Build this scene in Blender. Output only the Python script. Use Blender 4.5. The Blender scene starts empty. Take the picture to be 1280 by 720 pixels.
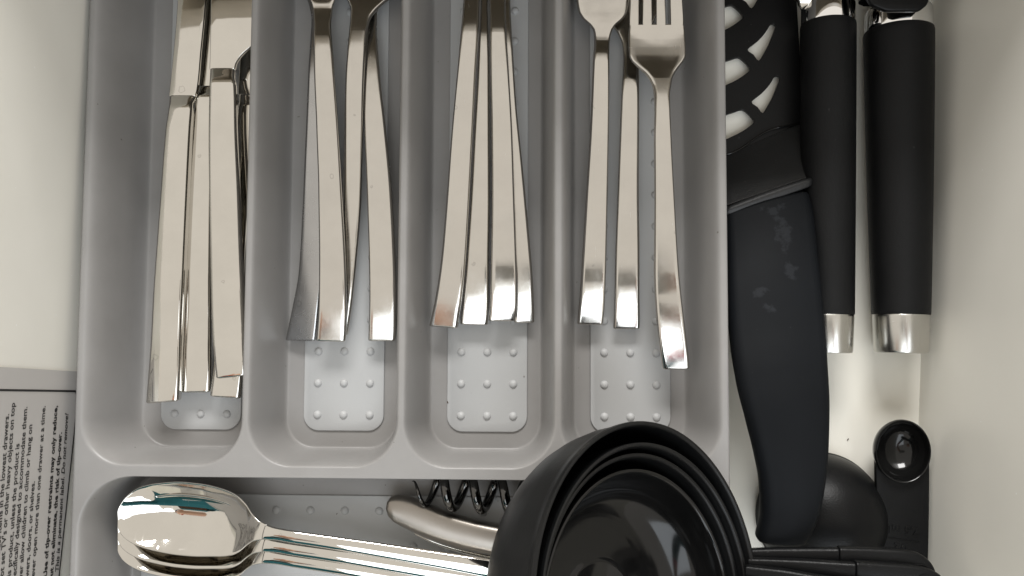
import bpy, bmesh, math, random
import numpy as np
from mathutils import Vector, Matrix
random.seed(4)
S = bpy.context.scene
COL = S.collection
PI = math.pi

# ------------------------------------------------------------------ camera
CAMZ, FPX = 0.445, 1000.0
n = Vector((30, 58, 1000)).normalized()
u = Vector((74, -16000, 1000))
v = (u - n * u.dot(n)).normalized()
Zc = -n
Yc = v
Xc = Yc.cross(Zc)
Rm = Matrix((Xc, Yc, Zc))
def ray(px, py):
    return Rm @ Vector((px - 640, py - 360, FPX))
def P(px, py, z):
    d = ray(px, py)
    return Vector((0, 0, CAMZ)) + d * ((z - CAMZ) / d.z)
def hit(px, py, p0, nn):
    d = ray(px, py); o = Vector((0, 0, CAMZ))
    return o + d * ((p0 - o).dot(nn) / d.dot(nn))

cam = bpy.data.cameras.new('camera'); camo = bpy.data.objects.new('camera', cam); COL.objects.link(camo)
cr = Rm @ Vector((1, 0, 0)); cd = Rm @ Vector((0, 1, 0)); cf = Rm @ Vector((0, 0, 1))
M = Matrix.Identity(4)
for i in range(3):
    M[i][0] = cr[i]; M[i][1] = -cd[i]; M[i][2] = -cf[i]
M[0][3] = M[1][3] = 0; M[2][3] = CAMZ
camo.matrix_world = M
cam.sensor_width = 36; cam.lens = FPX * 36 / 1280
cam.clip_start = 0.01; cam.clip_end = 50
S.camera = camo

# ------------------------------------------------------------------ light
W = bpy.data.worlds.new('World'); S.world = W; W.use_nodes = True
bg = W.node_tree.nodes['Background']
bg.inputs[0].default_value = (0.74, 0.695, 0.63, 1); bg.inputs[1].default_value = 1.28

def area(name, loc, target, sx, sy, power, col, label):
    l = bpy.data.lights.new(name, 'AREA'); l.shape = 'RECTANGLE'; l.size = sx; l.size_y = sy
    l.energy = power; l.color = col
    o = bpy.data.objects.new(name, l); COL.objects.link(o); o.location = loc
    o.rotation_euler = (Vector(target) - Vector(loc)).to_track_quat('-Z', 'Y').to_euler()
    return o
area('window_light', (0.30, -0.95, 1.40), (0, 0, 0.03), 1.4, 1.2, 19, (0.84, 0.92, 1.0), '')
area('key_window_light', (0.02, 1.66, 1.25), (0, 0, 0.03), 0.95, 0.6, 56, (1.0, 0.985, 0.965), '')

S.view_settings.view_transform = 'Standard'; S.view_settings.look = 'None'
S.view_settings.exposure = 0.0; S.view_settings.gamma = 1
S.render.engine = 'CYCLES'
S.cycles.use_denoising = True
S.cycles.max_bounces = 14; S.cycles.glossy_bounces = 12; S.cycles.diffuse_bounces = 4
S.cycles.sample_clamp_indirect = 4.0; S.cycles.blur_glossy = 0.5

# ------------------------------------------------------------------ materials
class NT:
    def __init__(s, name):
        s.m = bpy.data.materials.new(name); s.m.use_nodes = True
        s.t = s.m.node_tree; s.b = s.t.nodes['Principled BSDF']
        s.tc = s.n('ShaderNodeTexCoord')
    def n(s, ty, **k):
        nd = s.t.nodes.new(ty)
        for a, b in k.items(): setattr(nd, a, b)
        return nd
    def l(s, a, b): s.t.links.new(a, b)
    def noise(s, scale, detail=3, rough=.55, stretch=None, co=None):
        nz = s.n('ShaderNodeTexNoise'); nz.inputs['Scale'].default_value = scale
        nz.inputs['Detail'].default_value = detail; nz.inputs['Roughness'].default_value = rough
        src = co or s.tc.outputs['Object']
        if stretch:
            mp = s.n('ShaderNodeMapping'); mp.inputs['Scale'].default_value = stretch
            s.l(src, mp.inputs[0]); src = mp.outputs[0]
        s.l(src, nz.inputs['Vector']); return nz.outputs['Fac']
    def ramp(s, f, stops):
        r = s.n('ShaderNodeValToRGB'); e = r.color_ramp.elements
        while len(e) < len(stops): e.new(.5)
        for k, (p, c) in enumerate(stops):
            e[k].position = p; e[k].color = (*c, 1) if len(c) == 3 else c
        s.l(f, r.inputs[0]); return r.outputs[0]
    def rng(s, f, a, b, lo, hi):
        r = s.n('ShaderNodeMapRange'); s.l(f, r.inputs[0])
        for k, val in zip((1, 2, 3, 4), (a, b, lo, hi)): r.inputs[k].default_value = val
        return r.outputs[0]
    def bump(s, f, strength, dist):
        bp = s.n('ShaderNodeBump'); bp.inputs['Strength'].default_value = strength
        bp.inputs['Distance'].default_value = dist
        s.l(f, bp.inputs['Height']); s.l(bp.outputs[0], s.b.inputs['Normal'])
    def set(s, **k):
        for a, b in k.items(): s.b.inputs[a.replace('_', ' ')].default_value = b
        return s

def g(c): return (c, c, c)
def plastic(name, c1, c2, rough, bumpd=.0002, bscale=900, spec=.5, specks=None):
    t = NT(name); f = t.noise(30, 4)
    col = t.ramp(f, [(.3, c1), (.7, c2)])
    if specks:
        sp = t.noise(420, 2, .4)
        k = t.rng(sp, .775, .81, 0, 1)
        mx = t.n('ShaderNodeMix', data_type='RGBA'); t.l(k, mx.inputs[0]); t.l(col, mx.inputs[6])
        mx.inputs[7].default_value = (*specks, 1); col = mx.outputs[2]
    t.l(col, t.b.inputs['Base Color'])
    t.l(t.rng(t.noise(60, 4), .3, .7, rough - .04, rough + .05), t.b.inputs['Roughness'])
    t.b.inputs['Specular IOR Level'].default_value = spec
    if bumpd: t.bump(t.noise(bscale, 2), .35, bumpd)
    return t.m
M_tray = plastic('grey_tray_plastic', (.212, .206, .200), (.240, .234, .228), .38, .00012, 1400, .45, specks=(.10, .09, .08))
M_mat = plastic('pale_mat_rubber', (.385, .39, .39), (.40, .405, .405), .5, .0001, 1500, .5, specks=(.2,.19,.17))
M_wall = plastic('cream_melamine', (.79, .775, .715), (.81, .795, .735), .34, .00006, 500, .45, specks=(.92,.92,.9))
M_floor = plastic('cream_drawer_base', (.74, .72, .65), (.76, .74, .67), .45, .00006, 500, .4)
M_paper = plastic('grey_label_paper', (.46, .445, .43), (.48, .465, .45), .5, .00005, 900, .4)
M_ink = plastic('black_print', (.012,)*3, (.016,)*3, .5, 0)
M_blackrub = plastic('matte_black_rubber', (.012, .013, .015), (.016, .0175, .020), .5, .0002, 1800, .4, specks=(.06, .06, .06))
M_blacksoft = plastic('soft_black_grip', (.005, .0052, .0055), (.0065, .0067, .007), .46, .0005, 2600, .16, specks=(.03,.03,.03))
M_blackpl = plastic('satin_black_plastic', (.0035, .0037, .004), (.005, .0052, .0056), .36, .0003, 1500, .16, specks=(.03,.03,.03))
M_blackcup = plastic('black_cup_plastic', (.0035, .0037, .004), (.005, .0053, .0056), .34, .00012, 900, .26, specks=(.05, .05, .05))
M_shoulder = plastic('lighter_black_plastic', (.009, .0095, .010), (.013, .0135, .0145), .40, .0003, 900, .36, specks=(.04,.04,.04))  # lighter black than the blade, for shoulder and collar ridge
M_gloss = plastic('gloss_black_plastic', (.004,)*3, (.006,)*3, .10, 0, spec=.34)
M_work = plastic('grey_oak_worktop', (.30, .26, .20), (.38, .33, .26), .4, .0004, 200)

def steel(name, col, rough, smudge=.06, wav=.00004, brush=None, wear=1.0):
    t = NT(name).set(Metallic=1.0)
    f = t.noise(45, 5, .6)
    c = t.ramp(f, [(.35, col), (.75, tuple(x * .93 for x in col))])
    # dried water spots: thin rings of a few millimetres
    vo = t.n('ShaderNodeTexVoronoi'); vo.inputs['Scale'].default_value = 95; dn = t.n('ShaderNodeTexNoise'); dn.inputs['Scale'].default_value = 400; t.l(t.tc.outputs['Object'], dn.inputs['Vector'])
    ml = t.n('ShaderNodeVectorMath', operation='MULTIPLY_ADD'); t.l(dn.outputs['Color'], ml.inputs[0]); ml.inputs[1].default_value = (.002,)*3; t.l(t.tc.outputs['Object'], ml.inputs[2])
    t.l(ml.outputs[0], vo.inputs['Vector'])
    wn = t.n('ShaderNodeSeparateColor'); t.l(vo.outputs['Color'], wn.inputs[0])
    rad = t.rng(wn.outputs[0], 0, 1, -.50, .20)
    df = t.n('ShaderNodeMath', operation='SUBTRACT'); t.l(vo.outputs['Distance'], df.inputs[0]); t.l(rad, df.inputs[1])
    ab = t.n('ShaderNodeMath', operation='ABSOLUTE'); t.l(df.outputs[0], ab.inputs[0])
    ring = t.rng(ab.outputs[0], 0, .035, .55 * wear, 0)
    mx = t.n('ShaderNodeMix', data_type='RGBA'); t.l(ring, mx.inputs[0]); t.l(c, mx.inputs[6]); mx.inputs[7].default_value = (*[x * .62 for x in col], 1)
    t.l(mx.outputs[2], t.b.inputs['Base Color'])
    sm = t.rng(t.noise(60, 5, .7), .42, .72, rough, rough + smudge)
    # fine lengthwise and crosswise scratches
    s1 = t.rng(t.noise(240, 2, .5, stretch=(7, .25, 1)), .66, .74, 0, .10 * wear)
    s2 = t.rng(t.noise(200, 2, .5, stretch=(.5, 7, 1)), .70, .78, 0, .10 * wear)
    ad = t.n('ShaderNodeMath', operation='ADD'); t.l(s1, ad.inputs[0]); t.l(s2, ad.inputs[1])
    ad2 = t.n('ShaderNodeMath', operation='ADD'); t.l(ad.outputs[0], ad2.inputs[0]); t.l(sm, ad2.inputs[1])
    t.l(ad2.outputs[0], t.b.inputs['Roughness'])
    if brush: t.bump(t.noise(500, 2, .5, stretch=brush), .25, .00002)
    else: t.bump(t.noise(42, 2), .3, wav)
    return t.m
M_mirror = steel('polished_steel', (.62, .60, .56), .03, .05, .00010)
M_steel = steel('cutlery_steel', (.575, .555, .52), .12, .12, .00014)
M_satin = steel('satin_steel', (.42, .42, .42), .22, .08, .00003)
M_brushed = steel('brushed_steel', (.30, .275, .245), .33, .06, brush=(1, .05, 1))
M_chrome = steel('chrome', (.82, .82, .82), .03, .02, .00001)
M_dark = steel('dark_chrome', (.09, .088, .085), .10, .05, .00001)

# rubber handle with a dried stain
def stained():
    t = NT('black_rubber_with_dried_stain'); 
    base = t.ramp(t.noise(25, 3), [(.3, (.0036, .0043, .0054)), (.7, (.005, .006, .0075))])
    sep = t.n('ShaderNodeSeparateXYZ'); t.l(t.tc.outputs['Object'], sep.inputs[0])
    def blob(cx, cy, rx, ry):
        a = t.n('ShaderNodeMath', operation='SUBTRACT'); t.l(sep.outputs[0], a.inputs[0]); a.inputs[1].default_value = cx
        a2 = t.n('ShaderNodeMath', operation='DIVIDE'); t.l(a.outputs[0], a2.inputs[0]); a2.inputs[1].default_value = rx
        a3 = t.n('ShaderNodeMath', operation='POWER'); t.l(a2.outputs[0], a3.inputs[0]); a3.inputs[1].default_value = 2
        b = t.n('ShaderNodeMath', operation='SUBTRACT'); t.l(sep.outputs[1], b.inputs[0]); b.inputs[1].default_value = cy
        b2 = t.n('ShaderNodeMath', operation='DIVIDE'); t.l(b.outputs[0], b2.inputs[0]); b2.inputs[1].default_value = ry
        b3 = t.n('ShaderNodeMath', operation='POWER'); t.l(b2.outputs[0], b3.inputs[0]); b3.inputs[1].default_value = 2
        c = t.n('ShaderNodeMath', operation='ADD'); t.l(a3.outputs[0], c.inputs[0]); t.l(b3.outputs[0], c.inputs[1])
        d = t.n('ShaderNodeMath', operation='SUBTRACT'); d.inputs[0].default_value = 1; t.l(c.outputs[0], d.inputs[1])
        return d.outputs[0]
    def pw(x, y): return P(x, y, .035)
    fs = []
    for (x, y, rx, ry) in ((978, 285, 13, 36), (970, 263, 22, 10), (984, 338, 11, 16), (946, 366, 12, 12), (955, 386, 10, 8)):
        c = pw(x, y); fs.append(blob(c.x, c.y, rx * .0004, ry * .0004))
    cur = fs[0]
    for f in fs[1:]:
        m = t.n('ShaderNodeMath', operation='MAXIMUM'); t.l(cur, m.inputs[0]); t.l(f, m.inputs[1]); cur = m.outputs[0]
    nz = t.noise(230, 5, .6)
    k = t.n('ShaderNodeMath', operation='MULTIPLY_ADD'); t.l(nz, k.inputs[0]); k.inputs[1].default_value = 4.5; k.inputs[2].default_value = -2.5
    s = t.n('ShaderNodeMath', operation='ADD'); t.l(cur, s.inputs[0]); t.l(k.outputs[0], s.inputs[1])
    st = t.rng(s.outputs[0], .15, .75, 0, 1)
    mx = t.n('ShaderNodeMix', data_type='RGBA'); t.l(st, mx.inputs[0]); t.l(base, mx.inputs[6]); mx.inputs[7].default_value = (.0125, .014, .0165, 1)
    sp = t.rng(t.noise(420, 2, .4), .77, .80, 0, 1)
    mx2 = t.n('ShaderNodeMix', data_type='RGBA'); t.l(sp, mx2.inputs[0]); t.l(mx.outputs[2], mx2.inputs[6]); mx2.inputs[7].default_value = (.06, .06, .06, 1)
    t.l(mx2.outputs[2], t.b.inputs['Base Color'])
    t.b.inputs['Roughness'].default_value = .55; t.b.inputs['Specular IOR Level'].default_value = .10
    t.bump(t.noise(2000, 2), .3, .0001)
    return t.m
M_stain = stained()

# ------------------------------------------------------------------ helpers
def mesh_obj(name, verts, faces, mat, parent=None, smooth=True, angle=40):
    me = bpy.data.meshes.new(name); me.from_pydata([tuple(x) for x in verts], [], faces); me.update()
    bm = bmesh.new(); bm.from_mesh(me); bmesh.ops.recalc_face_normals(bm, faces=bm.faces); bm.to_mesh(me); bm.free()
    if smooth:
        me.polygons.foreach_set('use_smooth', [True] * len(me.polygons))
        me.set_sharp_from_angle(angle=math.radians(angle))
    me.materials.append(mat)
    o = bpy.data.objects.new(name, me); COL.objects.link(o)
    if parent: o.parent = parent
    return o
def from_bm(name, bm, mat, parent=None, angle=40):
    bmesh.ops.recalc_face_normals(bm, faces=bm.faces)
    me = bpy.data.meshes.new(name); bm.to_mesh(me); bm.free()
    me.polygons.foreach_set('use_smooth', [True] * len(me.polygons)); me.set_sharp_from_angle(angle=math.radians(angle))
    me.materials.append(mat); o = bpy.data.objects.new(name, me); COL.objects.link(o)
    if parent: o.parent = parent
    return o
def tag(o, label, cat=None, group=None, kind=None):
    if label: o['label'] = label
    if cat: o['category'] = cat
    if group: o['group'] = group
    if kind: o['kind'] = kind
    return o
def empty(name, label, cat, group=None):
    o = bpy.data.objects.new(name, None); o.empty_display_size = .01; COL.objects.link(o)
    return tag(o, label, cat, group)
def box(name, lo, hi, mat, parent=None, bev=.001, seg=2, mtx=None):
    bm = bmesh.new(); bmesh.ops.create_cube(bm, size=1)
    for vt in bm.verts:
        vt.co = Vector([lo[i] + (vt.co[i] + .5) * (hi[i] - lo[i]) for i in range(3)])
    if bev: bmesh.ops.bevel(bm, geom=bm.edges[:], offset=bev, segments=seg, affect='EDGES', profile=.5)
    if mtx: bmesh.ops.transform(bm, matrix=mtx, verts=bm.verts)
    return from_bm(name, bm, mat, parent)

def pchip(x, y, xn):
    x = np.asarray(x, float); y = np.asarray(y, float); h = np.diff(x); d = np.diff(y, axis=0) / h[:, None]
    m = np.zeros_like(y); m[0] = d[0]; m[-1] = d[-1]
    for k in range(1, len(x) - 1):
        a, b = d[k - 1], d[k]; w1, w2 = 2 * h[k] + h[k - 1], h[k] + 2 * h[k - 1]
        ok = a * b > 0
        m[k] = np.where(ok, (w1 + w2) / (w1 / np.where(ok, a, 1) + w2 / np.where(ok, b, 1)), 0)
    i = np.clip(np.searchsorted(x, xn) - 1, 0, len(x) - 2); t = (xn - x[i]) / h[i]; t = t[:, None]; H = h[i][:, None]
    return (2*t**3-3*t**2+1)*y[i] + (t**3-2*t**2+t)*H*m[i] + (-2*t**3+3*t**2)*y[i+1] + (t**3-t**2)*H*m[i+1]

def section(w, t, r, crown, dish, nt=8):
    """closed loop (a, b): a across, b up; top at b=0, bottom at -t"""
    r = min(r, t * .49, w * .45); pts = []
    def off(a): return dish * ((a / w) ** 2 - 1) if dish else crown * (1 - (a / w) ** 2)
    for k in range(nt + 1):
        a = (w - r) * (1 - 2 * k / nt); pts.append((a, off(a)))
    for k in range(1, 4):
        q = PI / 2 * k / 4; a = -(w - r) - r * math.sin(q); pts.append((a, off(-(w - r)) - r * (1 - math.cos(q))))
    e = off(-(w - r))
    pts.append((-w, e - r)); pts.append((-w, e - t + r))
    for k in range(1, 4):
        q = PI / 2 * k / 4; pts.append((-w + r * (1 - math.cos(q)), e - t + r - r * math.sin(q)))
    for k in range(nt + 1):
        a = -(w - r) * (1 - 2 * k / nt); pts.append((a, (off(a) if dish else 0) - t))
    for k in range(3, 0, -1):
        q = PI / 2 * k / 4; pts.append((w - r * (1 - math.cos(q)), e - t + r - r * math.sin(q)))
    pts.append((w, e - t + r)); pts.append((w, e - r))
    for k in range(3, 0, -1):
        q = PI / 2 * k / 4; pts.append((w - r + r * math.sin(q), e - r * (1 - math.cos(q))))
    return pts

def loft(name, keys, mat, parent=None, r=.0009, crown=.0002, rows=70, endbev=.0008, nt=8, angle=50):
    """keys: (xl,yl,xr,yr,z,t,dish,tilt) photo points of both edges seen at height z"""
    L, A = [], []
    for k in keys:
        xl, yl, xr, yr, z, t, dish, tilt = k
        a = P(xl, yl, z - tilt / 2); b = P(xr, yr, z + tilt / 2); L.append([*a, *b, t, dish])
    L = np.array(L); mid = (L[:, :3] + L[:, 3:6]) / 2
    s = np.concatenate([[0], np.cumsum(np.linalg.norm(np.diff(mid, axis=0), axis=1))])
    sn = np.unique(np.concatenate([np.linspace(0, s[-1], rows), s, s[-1] - np.array([.0002, .0005, .0009, .0015]), np.array([.0002, .0005, .0009, .0015])]))
    D = pchip(s, L, sn); verts, faces = [], []; n0 = None
    for j, dj in enumerate(D):
        a = Vector(dj[:3]); b = Vector(dj[3:6]); t, dish = dj[6], dj[7]
        m0 = Vector((D[max(j-1,0), :3] + D[max(j-1,0), 3:6]) / 2); m1 = Vector((D[min(j+1,len(D)-1), :3] + D[min(j+1,len(D)-1), 3:6]) / 2)
        tan = (m1 - m0).normalized(); ac = (b - a); w = max(ac.length / 2, 1e-5); ac.normalize()
        up = ac.cross(tan); 
        if up.z < 0: up = -up
        up.normalize(); c = (a + b) / 2
        e = min(sn[j], s[-1] - sn[j])
        sh = endbev - math.sqrt(max(endbev**2 - max(endbev - e, 0) ** 2, 0)) if e < endbev else 0
        sec = section(max(w - sh, 1e-5), max(t - 2 * sh, t * .2), r, crown, dish, nt)
        for (p, q) in sec: verts.append(c + ac * p + up * (q - sh))
    N = len(sec)
    for j in range(len(D) - 1):
        for k in range(N):
            faces.append((j*N+k, j*N+(k+1)%N, (j+1)*N+(k+1)%N, (j+1)*N+k))
    half = nt
    for j in (0, len(D) - 1):
        # end caps as strips between top and bottom runs
        faces.append(tuple(j*N + k for k in range(N)))
    return mesh_obj(name, verts, faces, mat, parent, angle=angle)

def V(y, xl, xr, z, t=.003, dish=0, tilt=0, yr=None):
    return (xl, y, xr, y if yr is None else yr, z, t, dish, tilt)

def tube(name, pts, rad, mat, parent=None, seg=12, closed=False):
    verts, faces = [], []; Np = len(pts); prev = None
    for i, p in enumerate(pts):
        a = pts[(i-1) % Np] if (closed or i) else p; b = pts[(i+1) % Np] if (closed or i < Np-1) else p
        t = (Vector(b) - Vector(a)).normalized()
        if prev is None:
            prev = t.orthogonal().normalized()
        prev = (prev - t * prev.dot(t)).normalized(); q = t.cross(prev)
        rr = rad[i] if hasattr(rad, '__len__') else rad
        for k in range(seg):
            an = 2*PI*k/seg; verts.append(Vector(p) + (prev*math.cos(an) + q*math.sin(an)) * rr)
    R = Np if closed else Np - 1
    for i in range(R):
        for k in range(seg):
            faces.append((i*seg+k, i*seg+(k+1)%seg, ((i+1)%Np)*seg+(k+1)%seg, ((i+1)%Np)*seg+k))
    if not closed:
        faces.append(tuple(range(seg))); faces.append(tuple((Np-1)*seg+k for k in range(seg)))
    return mesh_obj(name, verts, faces, mat, parent)

def lathe(name, prof, mat, mtx, parent=None, seg=96, angle=40, sx=1, sy=1):
    verts, faces, idx = [], [], []
    for (r, h) in prof:
        if r < 1e-6: idx.append([len(verts)]*seg); verts.append(mtx @ Vector((0,0,h)))
        else:
            idx.append(list(range(len(verts), len(verts)+seg)))
            for k in range(seg):
                a = 2*PI*k/seg; verts.append(mtx @ Vector((r*sx*math.cos(a), r*sy*math.sin(a), h)))
    for i in range(len(prof)-1):
        for k in range(seg):
            f = [idx[i][k], idx[i][(k+1)%seg], idx[i+1][(k+1)%seg], idx[i+1][k]]
            f2 = []
            for q in f:
                if q not in f2: f2.append(q)
            if len(f2) > 2: faces.append(tuple(f2))
    return mesh_obj(name, verts, faces, mat, parent, angle=angle)
def frame(origin, zdir, xhint=Vector((1,0,0))):
    z = Vector(zdir).normalized(); x = (xhint - z*xhint.dot(z)).normalized(); y = z.cross(x)
    m = Matrix.Identity(4)
    for i in range(3): m[i][0]=x[i]; m[i][1]=y[i]; m[i][2]=z[i]; m[i][3]=origin[i]
    return m

def text_obj(name, cu, mat, mtx, parent, label):
    o = bpy.data.objects.new(name, cu); COL.objects.link(o)
    dg = bpy.context.evaluated_depsgraph_get(); me = bpy.data.meshes.new_from_object(o.evaluated_get(dg))
    bpy.data.objects.remove(o); me.transform(mtx); me.materials.clear(); me.materials.append(mat)
    o = bpy.data.objects.new(name, me); COL.objects.link(o); o.parent = parent; o['label'] = label
    return o
# ------------------------------------------------------------------ drawer
def axes(deg):
    r = math.radians(deg); return Vector((math.sin(r), math.cos(r), 0)), Vector((math.cos(r), -math.sin(r), 0))
dirw, nrm = axes(1.5)          # left side of the drawer
dirr, nrr = axes(3.3)          # right side
pR = P(1148, 500, 0)                                     # foot of the right side
pL = Vector((-.2395, 0, 0))
fl = mesh_obj('drawer_floor', [pL + dirw*a + nrm*(-.012 if s<0 else 0) + Vector((0,0,-h)) if s < 0 else pR + dirr*a + nrr*.012 + Vector((0,0,-h))
              for h in (0, .008) for (a, s) in ((-.36,-1),(-.36,1),(.42,1),(.42,-1))],
              [(0,1,2,3),(7,6,5,4),(0,4,5,1),(1,5,6,2),(2,6,7,3),(3,7,4,0)], M_floor, smooth=False)
tag(fl, 'cream laminated drawer bottom under the grey tray', kind='structure')
def side(name, p, sgn, label):
    vs = []; dirw_, nrm_ = (dirw, nrm) if sgn < 0 else (dirr, nrr)
    for h in (-.008, .112):
        for a in (-.36, .42):
            for q in (.0005, .016):
                vs.append(p + dirw_*a + nrm_*(sgn*q) + Vector((0,0,h)))
    o = mesh_obj(name, vs, [(0,1,3,2),(4,6,7,5),(0,4,5,1),(2,3,7,6),(0,2,6,4),(1,5,7,3)], M_wall, smooth=False)
    md = o.modifiers.new('bevel','BEVEL'); md.width = .0015; md.segments = 3
    return tag(o, label, kind='structure')
side('left_wall', pL, -1, 'cream drawer side on the left carrying the printed warning label')
side('right_wall', pR, 1, 'cream drawer side on the right')
for nm, a in (('front_wall', -.36), ('back_wall', .42)):
    p1 = pL + dirw*a; p2 = pR + dirr*a; tt = dirw * (-.016 if a < 0 else .016)
    vs = [q + tt*s + Vector((0,0,h)) for h in (-.008,.112) for q in (p1,p2) for s in (0.02,1)]
    tag(mesh_obj(nm, vs, [(0,1,3,2),(4,6,7,5),(0,4,5,1),(2,3,7,6),(0,2,6,4),(1,5,7,3)], M_wall, smooth=False), 'cream drawer panel beyond the picture edge', kind='structure')
wk = box('worktop', (-.75, .222, .128), (.75, .80, .166), M_work, bev=.004)
tag(wk, 'grey brown wooden worktop edge above the back of the drawer', kind='structure')

# ------------------------------------------------------------------ warning label on the left side
lab = empty('warning_label', 'grey printed tip-over warning label stuck on the left drawer side', 'label')
fr = Matrix.Identity(4)     # local: x along the wall (+dirw), y = up, z = out of the wall (towards +X)
for i in range(3):
    fr[i][0] = dirw[i]; fr[i][1] = (0,0,1)[i]; fr[i][2] = nrm[i]; fr[i][3] = pL[i]
piv = hit(85, 489, pL, nrm) - pL; piv = Vector((piv.dot(dirw), piv.z, 0))
def onwall0(px, py):
    h = hit(px, py, pL + nrm*.0005, nrm) - pL
    return Vector((h.dot(dirw), h.z, 0))
SK = Matrix.Translation(piv) @ Matrix.Rotation(math.radians(-4.5), 4, 'Z') @ Matrix.Translation(-piv)
FR0 = fr.copy()
def onwall(px, py):
    h = hit(px, py, pL + nrm*.0005, nrm) - pL
    return (h.dot(dirw), h.z)
top = onwall(85, 464)[0]
bm = bmesh.new(); bmesh.ops.create_cube(bm, size=1)
lo, hi = (top-.21, .030, -.0005), (top, .100, .0003)
for vt in bm.verts: vt.co = Vector([lo[i] + (vt.co[i]+.5)*(hi[i]-lo[i]) for i in range(3)])
bmesh.ops.transform(bm, matrix=FR0 @ SK, verts=bm.verts)
from_bm('label_paper', bm, M_paper, lab)
bt = onwall(85, 489)[0]; bz = onwall(90, 560)[1] - .003; bl = top - .2
def strip(name, path, w, mat, parent, closed=True):
    verts, faces = [], []; Np = len(path)
    for i in range(Np):
        a = Vector(path[i-1]); b = Vector(path[(i+1) % Np]); t = (b-a).normalized(); nn_ = Vector((-t.y, t.x))
        for s_ in (-1, 1):
            q = Vector(path[i]) + nn_*s_*w/2; verts.append(fr @ Vector((q.x, q.y, .00045)))
    for i in range(Np): faces.append((2*i, 2*i+1, 2*((i+1)%Np)+1, 2*((i+1)%Np)))
    return mesh_obj(name, verts, faces, mat, parent, smooth=False)
path = []
r_ = .004
for (cx, cy, a0) in ((bt-r_, bz+r_, -90), (bt-r_, .096-r_, 0), (bl+r_, .096-r_, 90), (bl+r_, bz+r_, 180)):
    for k in range(7):
        a = math.radians(a0 + 90*k/6); path.append((cx + r_*math.cos(a), cy + r_*math.sin(a)))
fr = FR0 @ SK
strip('border_line', path, .0010, M_ink, lab)
fr = FR0
lines = [("Place heaviest items in the lowest drawers.", 11.5, 517, 0), ("Do not set TV's or other heavy objects on top", 19, 503, 0),
  ("of this product, unless the product is", 24.5, 554, 0), ("specifically designed to accommodate them.", 34.3, 508, 0),
  ("Never allow children to climb or hang on", 40.5, 530, 0), ("drawers, doors, or shelves.", 43.7, 601, 0),
  ("Never open more than one drawer at a time.", 57, 507, 0), ("Use of tip-over restraints may only reduce,", 72, 507, 1),
  ("but not eliminate, the risk of tip-over.", 77.5, 540, 1), ("This is a permanent label. Do not remove!", 85.5, 517, 2)]
for s_, bx, ey, st in lines:
    cu = bpy.data.curves.new('text_line', 'FONT'); cu.body = s_; cu.size = .0043; cu.align_x = 'RIGHT'
    cu.extrude = .00002; cu.resolution_u = 3; cu.space_character = 1.0
    if st == 1: cu.offset = .00013; cu.space_character = 1.03
    else: cu.offset = .00005
    if st == 2: cu.shear = .28
    a, z = onwall(bx, ey)
    m = fr @ Matrix.Translation((a, z, .00046)) @ Matrix.Diagonal((1.08, 1.0, 1, 1))
    text_obj('text_line', cu, M_ink, m, lab, ('bold' if st == 1 else 'italic' if st == 2 else 'plain') + ' text: ' + s_[:40])

# ------------------------------------------------------------------ tray
RIM, FLOOR = .045, .0085
tray = empty('cutlery_tray', 'grey moulded plastic cutlery tray filling most of the drawer', 'tray')
def X(px, z=RIM): return P(px, 480, z).x
def Y(py, z=RIM): return P(600, py, z).y
TL, TR = X(94), X(912)
TB = Y(600) - .150; TT = .30
comps = []   # opening (x0,x1,y0,y1,r), floor (x0,x1,y0,y1,r)
yb_o, yb_f = Y(586), P(600, 561, FLOOR).y
pit = (X(697.5) - X(307)) / 2
fx0 = [P(q, 480, FLOOR).x for q in (181.5, 360.5, 539.5, 719)]
fx1 = [P(q, 480, FLOOR).x for q in (317, 496, 675, 854)]
ox0 = [X(q) for q in (101, 309.5, 504, 700.2)]
ox1 = [X(q) for q in (305, 498.8, 694.8, 904)]
for k in range(4):
    comps.append(((ox0[k], ox1[k], yb_o, TT-.012, .023), (fx0[k], fx1[k], yb_f, TT-.026, .015)))
yl = Y(599.5)
comps.append(((X(102), X(902), TB+.012, yl, .028), (P(168,650,FLOOR).x, P(850,650,FLOOR).x, TB+.024, yl-.0022, .020)))
def sdf(x, y, b):
    x0, x1, y0, y1, r = b; cx, cy = (x0+x1)/2, (y0+y1)/2
    qx = np.abs(x-cx) - (x1-x0)/2 + r; qy = np.abs(y-cy) - (y1-y0)/2 + r
    return np.hypot(np.maximum(qx,0), np.maximum(qy,0)) + np.minimum(np.maximum(qx,qy),0) - r
def ramp_s(t, a=.46, b=.34):
    # slope-limited ramp, parabolic at both ends
    t = np.clip(t, 0, 1); h = 1/(1 - a/2 - b/2)
    y = np.where(t < a, h*t*t/(2*a), np.where(t > 1-b, 1 - h*(1-t)**2/(2*b), h*(t - a/2)))
    return y
def lin(a, b, st): return list(np.arange(a, b, st))
xs = np.unique(np.round(np.concatenate([np.linspace(TL, TR, 470), [TL+.0002, TL+.0006, TL+.0012, TR-.0002, TR-.0006, TR-.0012]]), 6))
ys = np.unique(np.round(np.concatenate([np.arange(TB, yl-.006, .0012), np.arange(yl-.006, yl+.004, .00022), np.arange(yl+.004, yb_f+.03, .0007), np.arange(yb_f+.03, TT-.03, .006), np.arange(TT-.03, TT+.0001, .001)]), 6))
GX, GY = np.meshgrid(xs, ys)
Z = np.full(GX.shape, RIM)
for o_, f_ in comps:
    do = -sdf(GX, GY, o_); di = sdf(GX, GY, f_)
    di = np.maximum(di, 0); dd = np.maximum(do, 0)
    t = dd / (dd + di + 1e-9)
    Z = np.minimum(Z, RIM - (RIM - FLOOR) * ramp_s(t))
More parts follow.
